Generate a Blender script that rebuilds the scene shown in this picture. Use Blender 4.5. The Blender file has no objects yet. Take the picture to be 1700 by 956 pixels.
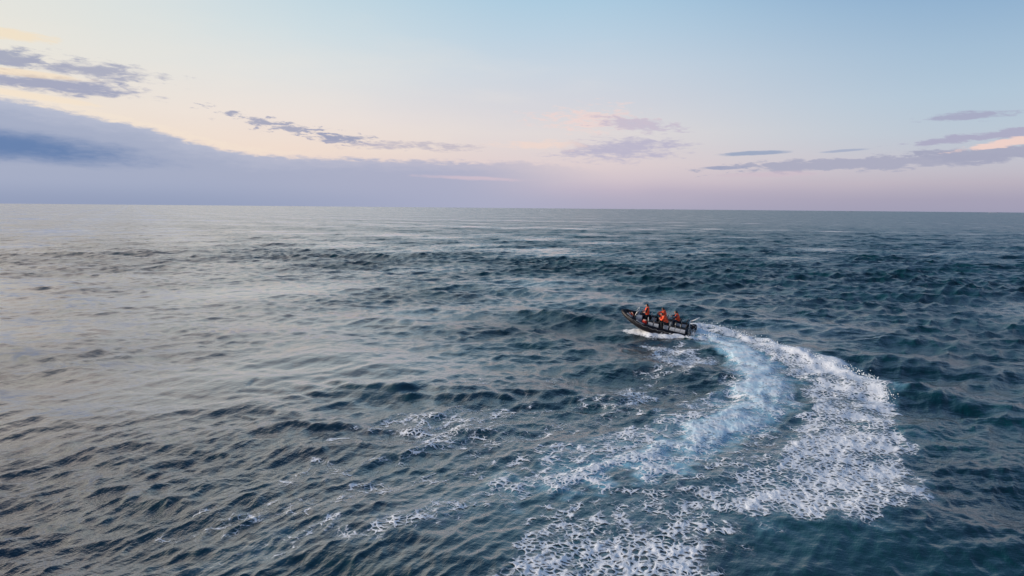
import bpy, bmesh, math, random
import numpy as np
from mathutils import Vector, Matrix

scene = bpy.context.scene
COL = scene.collection
rad = math.radians

# ------------------------------------------------------------------ camera
CAM_H = 9.5
cam_data = bpy.data.cameras.new("camera")
cam = bpy.data.objects.new("camera", cam_data)
COL.objects.link(cam)
cam_data.sensor_width = 36.0
cam_data.lens = 24.33
cam_data.clip_start = 0.1
cam_data.clip_end = 120000.0
cam.matrix_world = (Matrix.Translation((0, 0, CAM_H))
                    @ Matrix.Rotation(rad(90 - 6.60), 4, 'X')
                    @ Matrix.Rotation(rad(0.505), 4, 'Z'))
scene.camera = cam

# ------------------------------------------------------------------ exposure
scene.view_settings.view_transform = 'Standard'
scene.view_settings.look = 'None'
scene.view_settings.exposure = 0.0
scene.view_settings.gamma = 1.0
scene.view_settings.use_curve_mapping = False
scene.cycles.use_denoising = True
scene.cycles.max_bounces = 6
scene.cycles.transparent_max_bounces = 8
scene.cycles.caustics_reflective = False
scene.cycles.caustics_refractive = False

SUN_AZ, SUN_EL = -92.0, 11.0        # degrees right of the view axis, above the horizon
sun_data = bpy.data.lights.new("sun", 'SUN')
sun_data.energy = 4.0
sun_data.angle = rad(24)
sun_data.color = (1.0, 0.88, 0.77)
sun = bpy.data.objects.new("sun", sun_data)
COL.objects.link(sun)
_d = Vector((math.sin(rad(SUN_AZ)) * math.cos(rad(SUN_EL)),
             math.cos(rad(SUN_AZ)) * math.cos(rad(SUN_EL)), math.sin(rad(SUN_EL))))
sun.rotation_euler = _d.to_track_quat('Z', 'Y').to_euler()


# ------------------------------------------------------------------ node helpers
def lin(r, g, b):
    """sRGB 0-255 to linear"""
    return tuple((c / 255 / 12.92) if c / 255 <= 0.04045 else ((c / 255 + 0.055) / 1.055) ** 2.4 for c in (r, g, b))


class Graph:
    def __init__(self, tree):
        self.t = tree

    def node(self, kind, **kw):
        n = self.t.nodes.new(kind)
        for k, v in kw.items():
            setattr(n, k, v)
        return n

    def put(self, sock, v):
        if isinstance(v, X):
            self.t.links.new(v.s, sock)
        elif isinstance(v, bpy.types.NodeSocket):
            self.t.links.new(v, sock)
        elif hasattr(sock, 'default_value'):
            if sock.type == 'RGBA' and not isinstance(v, (int, float)):
                v = tuple(v) + (1.0,) if len(v) == 3 else v
            if sock.type == 'RGBA' and isinstance(v, (int, float)):
                v = (v, v, v, 1.0)
            sock.default_value = v

    def math(self, op, *a, clamp=False):
        n = self.node('ShaderNodeMath', operation=op, use_clamp=clamp)
        for i, v in enumerate(a):
            self.put(n.inputs[i], v)
        return X(self, n.outputs[0])

    def vmath(self, op, *a, out=0):
        n = self.node('ShaderNodeVectorMath', operation=op)
        for i, v in enumerate(a):
            if op == 'SCALE' and i == 1:
                self.put(n.inputs['Scale'], v)
            else:
                self.put(n.inputs[i], v)
        return X(self, n.outputs['Value'] if out == 'v' else n.outputs[0])

    def smooth(self, x, lo, hi, a=0.0, b=1.0):
        n = self.node('ShaderNodeMapRange', interpolation_type='SMOOTHSTEP')
        for nm, v in zip(('Value', 'From Min', 'From Max', 'To Min', 'To Max'), (x, lo, hi, a, b)):
            self.put(n.inputs[nm], v)
        return X(self, n.outputs[0])

    def linear(self, x, lo, hi, a=0.0, b=1.0):
        n = self.node('ShaderNodeMapRange')
        n.clamp = True
        for nm, v in zip(('Value', 'From Min', 'From Max', 'To Min', 'To Max'), (x, lo, hi, a, b)):
            self.put(n.inputs[nm], v)
        return X(self, n.outputs[0])

    def mix(self, f, a, b, blend='MIX'):
        n = self.node('ShaderNodeMix', data_type='RGBA', blend_type=blend)
        self.put(n.inputs[0], f)
        self.put(n.inputs[6], a)
        self.put(n.inputs[7], b)
        return X(self, n.outputs[2])

    def ramp(self, x, stops, mode='LINEAR'):
        n = self.node('ShaderNodeValToRGB')
        n.color_ramp.interpolation = mode
        el = n.color_ramp.elements
        while len(el) < len(stops):
            el.new(0.5)
        for e, (p, c) in zip(el, stops):
            e.position = p
            e.color = tuple(c) + (1.0,)
        self.put(n.inputs[0], x)
        return X(self, n.outputs[0])

    def noise(self, v, scale, detail=2.0, rough=0.5, lac=2.0, color=False, dist=0.0):
        n = self.node('ShaderNodeTexNoise')
        self.put(n.inputs['Vector'], v)
        self.put(n.inputs['Scale'], scale)
        self.put(n.inputs['Detail'], detail)
        self.put(n.inputs['Roughness'], rough)
        self.put(n.inputs['Lacunarity'], lac)
        self.put(n.inputs['Distortion'], dist)
        return X(self, n.outputs['Color' if color else 0])

    def edge(self, v, scale, rnd=1.0):
        n = self.node('ShaderNodeTexVoronoi', feature='DISTANCE_TO_EDGE')
        self.put(n.inputs['Vector'], v)
        self.put(n.inputs['Scale'], scale)
        self.put(n.inputs['Randomness'], rnd)
        return X(self, n.outputs['Distance'])

    def xyz(self, x, y, z=0.0):
        n = self.node('ShaderNodeCombineXYZ')
        for i, v in enumerate((x, y, z)):
            self.put(n.inputs[i], v)
        return X(self, n.outputs[0])

    def sep(self, v):
        n = self.node('ShaderNodeSeparateXYZ')
        self.put(n.inputs[0], v)
        return [X(self, o) for o in n.outputs]

    def attr(self, name):
        n = self.node('ShaderNodeAttribute', attribute_name=name)
        return X(self, n.outputs['Fac'])


class X:
    def __init__(self, g, s):
        self.g, self.s = g, s

    def __add__(self, o): return self.g.math('ADD', self, o)
    def __radd__(self, o): return self.g.math('ADD', o, self)
    def __sub__(self, o): return self.g.math('SUBTRACT', self, o)
    def __rsub__(self, o): return self.g.math('SUBTRACT', o, self)
    def __mul__(self, o): return self.g.math('MULTIPLY', self, o)
    def __rmul__(self, o): return self.g.math('MULTIPLY', o, self)
    def __truediv__(self, o): return self.g.math('DIVIDE', self, o)


# ------------------------------------------------------------------ sky
world = bpy.data.worlds.new("World")
scene.world = world
world.use_nodes = True
wt = world.node_tree
wt.nodes.clear()
G = Graph(wt)
tc = G.node('ShaderNodeTexCoord')
dx, dy, dz = G.sep(tc.outputs['Generated'])
az = G.math('ARCTAN2', dx, dy) * (180 / math.pi)
el_raw = G.math('ARCSINE', dz) * (180 / math.pi)
el = G.math('MAXIMUM', el_raw, 0.0)
tt = G.math('SQRT', el / 90.0)


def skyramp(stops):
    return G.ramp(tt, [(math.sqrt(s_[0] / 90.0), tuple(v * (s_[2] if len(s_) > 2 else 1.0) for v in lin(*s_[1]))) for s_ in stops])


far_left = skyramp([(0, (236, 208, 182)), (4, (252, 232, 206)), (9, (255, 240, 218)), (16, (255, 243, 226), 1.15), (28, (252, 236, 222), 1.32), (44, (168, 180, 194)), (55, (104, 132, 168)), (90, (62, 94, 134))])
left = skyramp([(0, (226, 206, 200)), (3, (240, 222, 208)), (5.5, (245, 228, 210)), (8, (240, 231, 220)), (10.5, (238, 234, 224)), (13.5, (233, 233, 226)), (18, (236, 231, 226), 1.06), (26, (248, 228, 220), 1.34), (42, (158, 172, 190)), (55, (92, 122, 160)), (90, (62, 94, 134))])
mid_left = skyramp([(0, (214, 198, 204)), (2.5, (236, 214, 208)), (4.5, (245, 225, 212)), (7, (240, 229, 224)), (10, (228, 230, 230)), (13, (214, 227, 232)), (16, (200, 221, 231)), (26, (212, 214, 220), 1.08), (42, (130, 156, 186)), (55, (84, 116, 156)), (90, (62, 94, 134))])
centre = skyramp([(0, (184, 180, 200)), (1.5, (204, 190, 205)), (3.5, (227, 211, 213)), (6, (229, 221, 221)), (8.5, (216, 217, 225)), (11, (206, 217, 229)), (13.5, (191, 213, 230)), (16, (177, 208, 229)), (30, (130, 178, 212)), (55, (72, 116, 170)), (90, (62, 94, 134))])
right = skyramp([(0, (150, 152, 178)), (0.8, (170, 164, 185)), (2, (193, 184, 197)), (3.5, (198, 197, 209)), (5.5, (190, 203, 217)), (8, (181, 202, 220)), (11, (166, 193, 217)), (14, (148, 181, 212)), (20, (104, 150, 200)), (32, (84, 124, 172)), (55, (62, 98, 140)), (90, (62, 94, 134))])
behind = skyramp([(0, (140, 142, 168)), (3, (160, 158, 184)), (8, (150, 165, 196)), (20, (120, 150, 190)), (45, (68, 102, 144)), (90, (62, 94, 134))])
azm = az
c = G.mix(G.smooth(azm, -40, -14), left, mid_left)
c = G.mix(G.smooth(azm, -20, 4), c, centre)
c = G.mix(G.smooth(azm, 2, 36), c, right)
c = G.mix(G.smooth(azm, 45, 120), c, behind)
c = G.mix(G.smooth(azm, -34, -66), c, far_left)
c = G.mix(G.smooth(azm, -85, -165), c, behind)

# noise fields shared by the clouds, stretched sideways
P1 = G.xyz(az * 0.55, el * 2.2, 3.0)
big = G.noise(P1, 0.42, 5.0, 0.55) - 0.5
P2 = G.xyz(az * 0.9 + el * 0.5, el * 3.6, 9.0)
fine = G.noise(P2, 0.95, 7.0, 0.60, dist=0.30) - 0.5
soft = G.noise(G.xyz(az * 0.35, el * 1.6, 1.0), 0.35, 3.0, 0.5) - 0.5


def blob(az0, el0, ra, re, tilt=0.0):
    """1 in the middle of an ellipse of sky, 0 at its rim, negative outside"""
    u = (az - az0) / ra
    v = (el - el0 - (az - az0) * tilt) / re
    return 1.0 - G.math('SQRT', u * u + v * v)


def cloud(base, shape, col, rough_big, rough_fine, lo, hi, opacity):
    m = G.smooth(shape + big * rough_big + fine * rough_fine, lo, hi, 0.0, opacity)
    return G.mix(m, base, lin(*col))


# thin warm veil behind the left clouds and gentle unevenness of the whole sky
c = G.mix(G.smooth(soft + blob(-20, 8, 30, 7) * 0.4, 0.0, 0.7, 0.0, 0.25), c, lin(250, 238, 224))
# lavender mist along the horizon
mist = G.smooth(el + soft * 1.4, 2.6, 0.0, 0.0, 0.62)
c = G.mix(mist, c, G.mix(G.smooth(az, -20, 25), lin(172, 176, 204), lin(168, 164, 188)))
# bank of cloud low on the left: top edge falls towards the right
fc = G.node('ShaderNodeFloatCurve')
cv = fc.mapping.curves[0]
pts = [(-90, 8.6), (-60, 8.0), (-36, 6.95), (-32, 6.35), (-27.2, 5.45), (-24.1, 4.6), (-20.3, 3.95), (-12.2, 3.85), (-4, 3.75), (3.8, 3.55), (9, 2.4), (16, 1.0), (24, 0.0)]
for i, (a, e) in enumerate(pts):
    p = ((a + 90) / 120, e / 10)
    if i == 0:
        cv.points[0].location = p
    elif i == len(pts) - 1:
        cv.points[1].location = p
    else:
        cv.points.new(*p)
fc.mapping.update()
G.put(fc.inputs['Value'], G.linear(az, -90, 30))
top = X(G, fc.outputs[0]) * 10.0
below = top - el_raw + big * 0.6 + fine * 1.1
bank_mask = G.smooth(below, -0.12, 0.30) * G.smooth(az, 10, -6, 0.0, 0.92) * G.smooth(az, -150, -80)
bank_col = G.mix(G.smooth(az, -30, 2), G.mix(G.smooth(below + big * 0.8, 0.1, 1.4), lin(178, 186, 210), lin(160, 172, 201)),
                 G.mix(G.smooth(below, 0.0, 1.2), lin(188, 186, 206), lin(173, 177, 203)))
bank_col = G.mix(G.smooth(el, 1.8, 0.0, 0.0, 0.7) * G.smooth(az, 0, -34), bank_col, lin(138, 153, 186))
c = G.mix(bank_mask, c, bank_col)
# pale strip of light along the rim of the bank
c = G.mix(G.smooth(G.math('ABSOLUTE', below + 0.28), 0.3, 0.0, 0.0, 0.30) * G.smooth(az, -12, -22), c, lin(252, 236, 216))
# dark blue lens inside the bank
c = cloud(c, blob(-39, 4.0, 15, 1.45, -0.06), (98, 128, 176), 0.35, 0.45, 0.0, 0.75, 0.95)
# small grey clouds above it
c = cloud(c, blob(-36, 9.45, 6.5, 0.95, 0.0), (164, 169, 191), 1.2, 2.2, 0.1, 0.75, 0.92)
c = cloud(c, blob(-30.8, 9.15, 6.2, 0.80, -0.02), (170, 173, 194), 0.8, 1.9, 0.08, 0.75, 0.92)
c = cloud(c, blob(-32.6, 7.95, 6.8, 0.75, -0.03), (164, 168, 193), 0.7, 1.8, 0.05, 0.7, 0.95)
c = cloud(c, blob(-36, 10.9, 4, 0.45, -0.02), (252, 228, 192), 0.8, 1.2, 0.0, 0.5, 0.6)
c = cloud(c, blob(-35, 8.55, 5, 0.30, -0.02), (252, 228, 196), 0.6, 0.9, 0.0, 0.5, 0.6)
c = cloud(c, blob(-34.5, 7.15, 5, 0.28, -0.08), (252, 232, 206), 0.5, 0.8, 0.0, 0.5, 0.6)
# torn strip of cloud left of the middle
c = cloud(c, blob(-16.8, 5.85, 6.8, 0.72, -0.17), (168, 170, 192), 1.3, 3.6, 0.30, 0.85, 0.95)
c = cloud(c, blob(-14.0, 5.35, 3.8, 0.70, -0.06), (160, 164, 190), 1.0, 2.8, 0.2, 0.75, 0.95)
c = cloud(c, blob(-9.0, 4.85, 7.0, 0.50, -0.01), (190, 184, 200), 0.8, 2.6, 0.1, 0.9, 0.8)
# pink clouds right of the middle
c = cloud(c, blob(6.4, 7.1, 6.0, 1.25, -0.03), (242, 218, 214), 1.2, 3.4, 0.10, 0.95, 0.9)
c = cloud(c, blob(9.6, 6.75, 4.6, 0.75, -0.10), (200, 192, 210), 1.0, 2.8, 0.15, 0.8, 0.85)
c = cloud(c, blob(8.8, 4.75, 6.4, 1.20, 0.03), (188, 184, 207), 1.0, 2.4, 0.05, 0.85, 0.9)
c = cloud(c, blob(2.2, 5.1, 4.6, 0.55, 0.0), (244, 220, 210), 0.8, 2.4, 0.05, 0.9, 0.8)
c = cloud(c, blob(-3.5, 2.4, 5.5, 0.22, -0.03), (216, 196, 208), 0.4, 0.9, 0.0, 0.7, 0.7)
# bands on the right
c = cloud(c, blob(27.0, 3.45, 12.6, 0.62, 0.028), (172, 173, 195), 0.8, 2.0, 0.05, 0.45, 0.92)
c = cloud(c, blob(36.0, 3.95, 8.0, 0.66, 0.02), (168, 170, 193), 0.8, 2.0, 0.05, 0.45, 0.92)
c = cloud(c, blob(34.5, 5.15, 6.4, 0.42, 0.08), (174, 172, 198), 0.9, 2.0, 0.05, 0.5, 0.9)
c = cloud(c, blob(32.6, 6.45, 3.4, 0.42, 0.04), (170, 172, 198), 0.8, 2.0, 0.05, 0.6, 0.9)
c = cloud(c, blob(35.2, 4.62, 3.4, 0.34, 0.13), (244, 214, 206), 0.6, 1.8, 0.05, 0.5, 0.95)
c = cloud(c, blob(18.8, 4.35, 3.2, 0.22, 0.03), (154, 168, 196), 0.5, 0.8, 0.05, 0.5, 0.9)
c = cloud(c, blob(25.2, 4.40, 1.9, 0.13, 0.05), (164, 174, 200), 0.5, 0.7, 0.05, 0.5, 0.8)
c = cloud(c, blob(16.8, 3.25, 2.2, 0.20, 0.0), (158, 164, 192), 0.6, 0.9, 0.05, 0.5, 0.85)
c = cloud(c, blob(20.5, 2.75, 5.0, 0.30, 0.02), (208, 190, 204), 0.6, 1.0, 0.0, 0.7, 0.6)

sky = G.node('ShaderNodeTexSky', sky_type='NISHITA')
sky.sun_disc = False
sky.sun_elevation = rad(SUN_EL)
sky.sun_rotation = rad(SUN_AZ)
bg_air = G.node('ShaderNodeBackground')
bg_air.inputs['Strength'].default_value = 0.05
G.put(bg_air.inputs['Color'], sky.outputs[0])
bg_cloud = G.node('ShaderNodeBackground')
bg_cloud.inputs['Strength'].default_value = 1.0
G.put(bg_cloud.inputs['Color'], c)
mixbg = G.node('ShaderNodeMixShader')
mixbg.inputs[0].default_value = 0.94
G.put(mixbg.inputs[1], bg_air.outputs[0])
G.put(mixbg.inputs[2], bg_cloud.outputs[0])
wout = G.node('ShaderNodeOutputWorld')
G.put(wout.inputs['Surface'], mixbg.outputs[0])
world.cycles.sampling_method = 'MANUAL'
world.cycles.sample_map_resolution = 1024


# ------------------------------------------------------------------ materials
def new_mat(name):
    m = bpy.data.materials.new(name)
    m.use_nodes = True
    m.node_tree.nodes.clear()
    g = Graph(m.node_tree)
    out = g.node('ShaderNodeOutputMaterial')
    return m, g, out


def principled(g, **kw):
    b = g.node('ShaderNodeBsdfPrincipled')
    for k, v in kw.items():
        g.put(b.inputs[k], v)
    return b


# ------------------------------------------------------------------ sea: mesh
rng = np.random.default_rng(7)
HF = CAM_H * 692.0
r_in = 6.0
rings = [1.0, 3.0, 6.0, 8.5, 10.5]
r = 11.6
while r < 60000:
    rings.append(r)
    if r < 170:
        step = min(r * r / HF * 0.98, 0.30 + 0.0009 * r)
    else:
        step = 0.45 + (r - 170) * 0.0105 if r < 420 else r * 0.0245 - 7.2
    r += step
rings = np.array(rings)
NR = len(rings)
HALF = 43.5
AZ_STEP = 0.105
fine_az = np.arange(-HALF, HALF + 1e-6, AZ_STEP)
coarse = np.arange(HALF + 3, 360 - HALF - 1, 3.0)
angs = np.radians(np.concatenate([fine_az, coarse]))
NA = len(angs)
RR, AA = np.meshgrid(rings, angs, indexing='ij')
BX = (RR * np.sin(AA)).astype(np.float32).ravel()
BY = (RR * np.cos(AA)).astype(np.float32).ravel()
RRf = RR.astype(np.float32).ravel()
ringstep = np.gradient(rings)
DR = np.repeat(ringstep.astype(np.float32), NA)
astep = np.full(NA, rad(AZ_STEP), np.float32)
astep[len(fine_az):] = rad(3.0)
DA = (RRf * np.tile(astep, NR)).astype(np.float32)
SIN = np.tile(np.sin(angs).astype(np.float32), NR)
COS = np.tile(np.cos(angs).astype(np.float32), NR)


# --- shapes of the wake, in metres on the water
core = [(13.80, 51.99), (14.64, 52.03), (15.23, 50.59), (15.52, 46.64), (15.15, 42.04), (14.01, 37.54), (12.21, 33.53), (9.78, 29.90), (7.16, 27.23), (4.86, 25.36), (2.87, 23.94), (1.10, 23.08), (-0.25, 22.8)]
core_w = [0.5, 0.6, 0.75, 0.92, 0.98, 0.98, 0.94, 0.86, 0.80, 0.74, 0.68, 0.62, 0.6]
core_d = [0.95, 0.98, 0.95, 0.90, 0.86, 0.84, 0.84, 0.82, 0.75, 0.69, 0.62, 0.55, 0.48]
streak = [(-0.24, 22.6), (-1.5, 21.4), (-2.65, 20.41), (-4.39, 19.6), (-5.50, 19.10), (-6.33, 18.9), (-7.6, 18.2)]
streak_w = [0.8, 0.75, 0.7, 0.6, 0.6, 0.7, 0.8]
streak_d = [0.42, 0.40, 0.40, 0.42, 0.40, 0.34, 0.20]
rim = [(13.9, 53.6), (15.00, 55.2), (16.2, 54.6), (17.55, 51.19), (18.63, 48.04), (19.41, 44.86), (20.01, 41.10), (20.31, 38.17), (19.61, 35.59), (18.50, 32.99)]
rim_w = [0.5, 0.6, 0.6, 0.6, 0.7, 0.8, 0.9, 0.95, 0.8, 0.5]
field = [(15.62, 55.35), (17.66, 51.19), (18.73, 48.04), (19.51, 44.86), (20.11, 41.10), (20.41, 38.17), (19.58, 35.23), (18.22, 32.47), (17.94, 31.03), (17.42, 28.87), (16.53, 26.84), (15.16, 25.29), (14.71, 23.81), (14.44, 22.25), (13.23, 21.29), (11.61, 20.44), (9.84, 20.24), (8.20, 19.81), (6.96, 20.19), (6.64, 20.94), (6.61, 21.85), (8.00, 23.39), (10.13, 25.67), (11.50, 28.32), (12.99, 30.88), (14.72, 33.19), (15.73, 36.31), (16.22, 40.03), (16.75, 44.38), (16.50, 48.37)]
dense = [(13.52, 31.36), (15.63, 30.51), (14.53, 27.28), (12.45, 24.04), (11.82, 21.96), (9.61, 21.44), (8.21, 21.88), (9.82, 24.56), (11.56, 27.20)]
lower = [(-0.87, 16.93), (-0.10, 18.30), (0.95, 19.40), (2.08, 20.09), (3.34, 19.95), (4.56, 20.55), (5.75, 20.83), (6.18, 19.69), (5.83, 18.24), (5.38, 16.98), (5.05, 14.36), (-1.61, 14.27)]
sparse = [(1.85, 19.61), (3.03, 21.77), (4.49, 23.31), (7.08, 25.10), (9.58, 27.15), (11.65, 28.71), (9.60, 23.98), (7.69, 20.96), (6.13, 18.94), (4.39, 18.91)]
filaments = [(-0.15, 23.21), (1.21, 25.58), (3.29, 27.72), (5.66, 29.79), (8.10, 32.17), (11.18, 36.78), (13.90, 42.84), (15.48, 44.69), (13.84, 36.88), (9.84, 29.91), (4.86, 25.36), (2.87, 23.94)]
patch_a = [(4.45, 32.87), (5.09, 35.34), (6.28, 36.87), (7.55, 36.66), (7.35, 34.82), (5.88, 32.60), (4.51, 31.10)]
patch_b = [(-5.27, 28.25), (-5.05, 30.81), (-3.65, 31.81), (-1.38, 32.08), (0.33, 30.97), (0.05, 28.80), (-1.41, 27.23), (-3.24, 26.13)]
patch_c = [(8.89, 44.42), (10.11, 47.44), (11.63, 48.59), (13.01, 46.54), (12.37, 42.77), (11.19, 39.84), (9.69, 38.76), (9.07, 40.68)]
bow_wave = [(9.6, 53.1), (10.1, 52.5), (10.9, 51.5), (12.0, 50.7), (13.3, 50.4)]
bow_wave2 = [(9.73, 48.07), (10.10, 47.0), (11.28, 47.08), (12.28, 46.10), (12.25, 42.77)]


def polyline(px, py, pts, *vals):
    """distance to a polyline, and values interpolated along it"""
    best = np.full(px.shape, 1e9, np.float32)
    outs = [np.zeros(px.shape, np.float32) for _ in vals]
    side = np.zeros(px.shape, np.float32)
    for i in range(len(pts) - 1):
        (ax, ay), (bx, by) = pts[i], pts[i + 1]
        ex, ey = bx - ax, by - ay
        L = ex * ex + ey * ey
        t = np.clip(((px - ax) * ex + (py - ay) * ey) / L, 0, 1)
        qx, qy = px - ax - t * ex, py - ay - t * ey
        d = np.hypot(qx, qy)
        k = d < best
        best[k] = d[k]
        s = (ex * (py - ay) - ey * (px - ax)) / math.sqrt(L)
        side[k] = s[k]
        for o, v in zip(outs, vals):
            o[k] = (v[i] + (v[i + 1] - v[i]) * t)[k]
    return (best, side, *outs)


def inside(px, py, pts):
    """signed distance to a polygon, positive inside"""
    best = np.full(px.shape, 1e9, np.float32)
    odd = np.zeros(px.shape, bool)
    n = len(pts)
    for i in range(n):
        (ax, ay), (bx, by) = pts[i], pts[(i + 1) % n]
        ex, ey = bx - ax, by - ay
        t = np.clip(((px - ax) * ex + (py - ay) * ey) / (ex * ex + ey * ey), 0, 1)
        best = np.minimum(best, np.hypot(px - ax - t * ex, py - ay - t * ey))
        if ay != by:
            odd ^= ((ay > py) != (by > py)) & (px < ex * (py - ay) / ey + ax)
    return np.where(odd, best, -best)


def sstep(x, a, b):
    t = np.clip((x - a) / (b - a), 0, 1)
    return t * t * (3 - 2 * t)


def lumpy(px, py, lam0, lam1, n, seed):
    """smooth random field about 0, unit-ish size"""
    r_ = np.random.default_rng(seed)
    out = np.zeros(px.shape, np.float32)
    for _ in range(n):
        lam = lam0 * (lam1 / lam0) ** r_.random()
        a = r_.random() * 2 * math.pi
        k = 2 * math.pi / lam
        out += np.cos(k * (math.cos(a) * px + math.sin(a) * py) + r_.random() * 6.283).astype(np.float32)
    return out * math.sqrt(2.0 / n)


BOAT_O = Vector((11.25, 52.8, 0.30))
BOAT_YAW, BOAT_HEEL, BOAT_PITCH = 165.0, -15.0, 10.0

near = np.where((RRf < 75) & (RRf > 10) & (BX > -14) & (BX < 27) & (np.abs(AA.ravel()) < 1.2))[0]
nx, ny = BX[near].astype(np.float64), BY[near].astype(np.float64)
wob = lumpy(nx, ny, 1.2, 4.0, 14, 3)
wob2 = lumpy(nx, ny, 0.5, 1.3, 14, 4)
wx = nx + 0.28 * lumpy(nx, ny, 1.5, 4, 10, 5) + 0.10 * lumpy(nx, ny, .5, 1.2, 10, 15)
wy = ny + 0.40 * lumpy(nx, ny, 1.5, 4, 10, 6) + 0.14 * lumpy(nx, ny, .5, 1.2, 10, 16)
D = np.zeros(nx.shape)          # foam cover
MILK = np.zeros(nx.shape)       # smooth froth right behind the propeller
A = np.zeros(nx.shape)          # air in the water (turquoise)
F = np.zeros(nx.shape)          # how thread-like the foam is
Hh = np.zeros(nx.shape)         # lift of the water by the wake


def put(v, f=0.0):
    global D, F
    F = np.where(v > D, f, F)
    D = np.maximum(D, v)


d, s, w_, v_ = polyline(wx, wy, core, core_w, core_d)
put(v_ * sstep(d, w_ * 1.45, w_ * 0.45), 0.15)
put(0.46 * sstep(d, w_ * 2.6, w_ * 1.1) * sstep(v_, 0.3, 0.7), 0.8)
A = np.maximum(A, sstep(d, w_ * 2.6, w_ * 0.7) * sstep(v_, 0.25, 0.80))
MILK = sstep(d, w_ * 1.55, w_ * 0.5) * sstep(v_, 0.66, 0.80)
Hh += 0.10 * sstep(d, w_ * 1.5, w_ * 0.3) * v_
d, s, w_, v_ = polyline(wx, wy, streak, streak_w, streak_d)
put(v_ * sstep(d, w_ * 1.8, w_ * 0.3), 0.7)
A = np.maximum(A, 0.25 * sstep(d, w_ * 2.5, w_ * 0.5))
q = inside(wx, wy, field)
back = sstep(ny, 19.5, 30)
fd = (0.60 + 0.07 * wob) * sstep(q, -0.10, 0.55)
put(np.clip(fd, 0, 1), 0.25)
A = np.maximum(A, 0.34 * sstep(q, -0.9, 0.6))
q2 = inside(wx, wy, dense)
put((0.66 + 0.06 * wob) * sstep(q2, -0.8, 0.9), 0.2)
d, s, w_ = polyline(wx, wy, rim, rim_w)
put((0.60 + 0.30 * sstep(ny, 33, 41)) * sstep(d, w_ * 1.25, w_ * 0.35), 0.05)
put(0.76 * sstep(d, w_ * 4.2, w_ * 1.2) * (s < 0.2) * sstep(q, -0.2, 0.2), 0.12)
Hh += 0.15 * np.exp(-(d / (w_ * 0.8)) ** 2) * sstep(ny, 33.5, 42)
A = np.maximum(A, 0.45 * sstep(d, w_ * 2.2, w_ * 0.6))
for poly, dens, ff, edge_w in ((lower, 0.60, 0.62, 0.7), (sparse, 0.40, 0.8, 0.8), (filaments, 0.50, 0.95, 0.7),
                               (patch_a, 0.54, 0.75, 1.3), (patch_b, 0.46, 0.8, 2.0), (patch_c, 0.56, 0.65, 1.0)):
    q = inside(wx, wy, poly)
    put(np.clip(dens + 0.06 * wob, 0, 1) * sstep(q, -edge_w, edge_w * 0.8), ff)
    A = np.maximum(A, (0.45 if poly is filaments else 0.22) * sstep(q, -edge_w, edge_w))
d, s, = polyline(wx, wy, bow_wave)
put(0.90 * sstep(d, 1.7, 0.3), 0.2)
Hh += 0.20 * np.exp(-(d / 0.5) ** 2)
A = np.maximum(A, 0.4 * sstep(d, 1.6, 0.4))
d, s, = polyline(wx, wy, bow_wave2)
put(0.62 * sstep(d, 0.9, 0.2), 0.5)
# white water heaped against the transom and thrown out on the far side
mound = np.exp(-(((nx - 14.35) / 0.65) ** 2 + ((ny - 53.0) / 1.1) ** 2))
Hh += 0.42 * mound
put(1.0 * sstep(mound, 0.12, 0.5))
mound = np.exp(-(((nx - 15.5) / 1.5) ** 2 + ((ny - 55.6) / 0.7) ** 2))
Hh += 0.32 * mound
put(0.9 * sstep(mound, 0.15, 0.6))
# old wake waves left by the boat's circling
for crest, lift, wid in (([(-12.0, 37.2), (-9.3, 36.4), (-4.6, 35.2), (0.0, 34.4), (4.6, 35.0)], 0.25, 1.1),
                         ([(-10.0, 30.2), (-6.0, 29.0), (-1.0, 29.3), (3.0, 30.8)], 0.18, 0.8),
                         ([(19.4, 38.0), (21.8, 35.0), (24.6, 31.6), (27.0, 29.2)], 0.20, 1.3),
                         ([(17.0, 22.5), (19.5, 21.2), (22.5, 19.0)], 0.20, 0.9)):
    d, s = polyline(nx + 0.12 * wob, ny + 0.2 * wob, crest)
    ex, ey = crest[0], crest[-1]
    ends = sstep(np.hypot(nx - ex[0], ny - ex[1]), 0.3, 3.0) * sstep(np.hypot(nx - ey[0], ny - ey[1]), 0.3, 3.0)
    lift = lift * (0.75 + 0.35 * wob)
    Hh += lift * ends * (np.exp(-(d / wid) ** 2) - 0.45 * np.exp(-((d - 2.0 * wid) / wid) ** 2) * (s < 0))
# hollow behind the transom
hol = np.exp(-(((nx - 15.2) / 0.9) ** 2 + ((ny - 53.6) / 0.9) ** 2))
Hh -= 0.30 * hol
D *= 1 - 0.9 * np.exp(-(((nx - 15.1) / 0.75) ** 2 + ((ny - 53.5) / 0.8) ** 2))
for thread_line, dens in (([(-6.5, 28.6), (-3.0, 30.6), (0.5, 31.6), (3.5, 32.6), (6.0, 35.6), (9.0, 40.0), (10.8, 43.5)], 0.40),
                          ([(-8.0, 23.0), (-4.5, 25.5), (-1.0, 27.2), (2.5, 29.4), (5.5, 31.6)], 0.36),
                          ([(-9.5, 19.5), (-6.5, 21.2), (-3.0, 23.4), (0.5, 25.2), (3.2, 27.0)], 0.34),
                          ([(1.0, 20.5), (3.5, 22.0), (6.5, 23.6), (9.0, 26.0), (10.5, 28.5)], 0.42)):
    d, s = polyline(wx + 0.5 * wob, wy + 0.5 * wob, thread_line)
    put(dens * sstep(d, 1.1, 0.1), 0.9)
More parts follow.
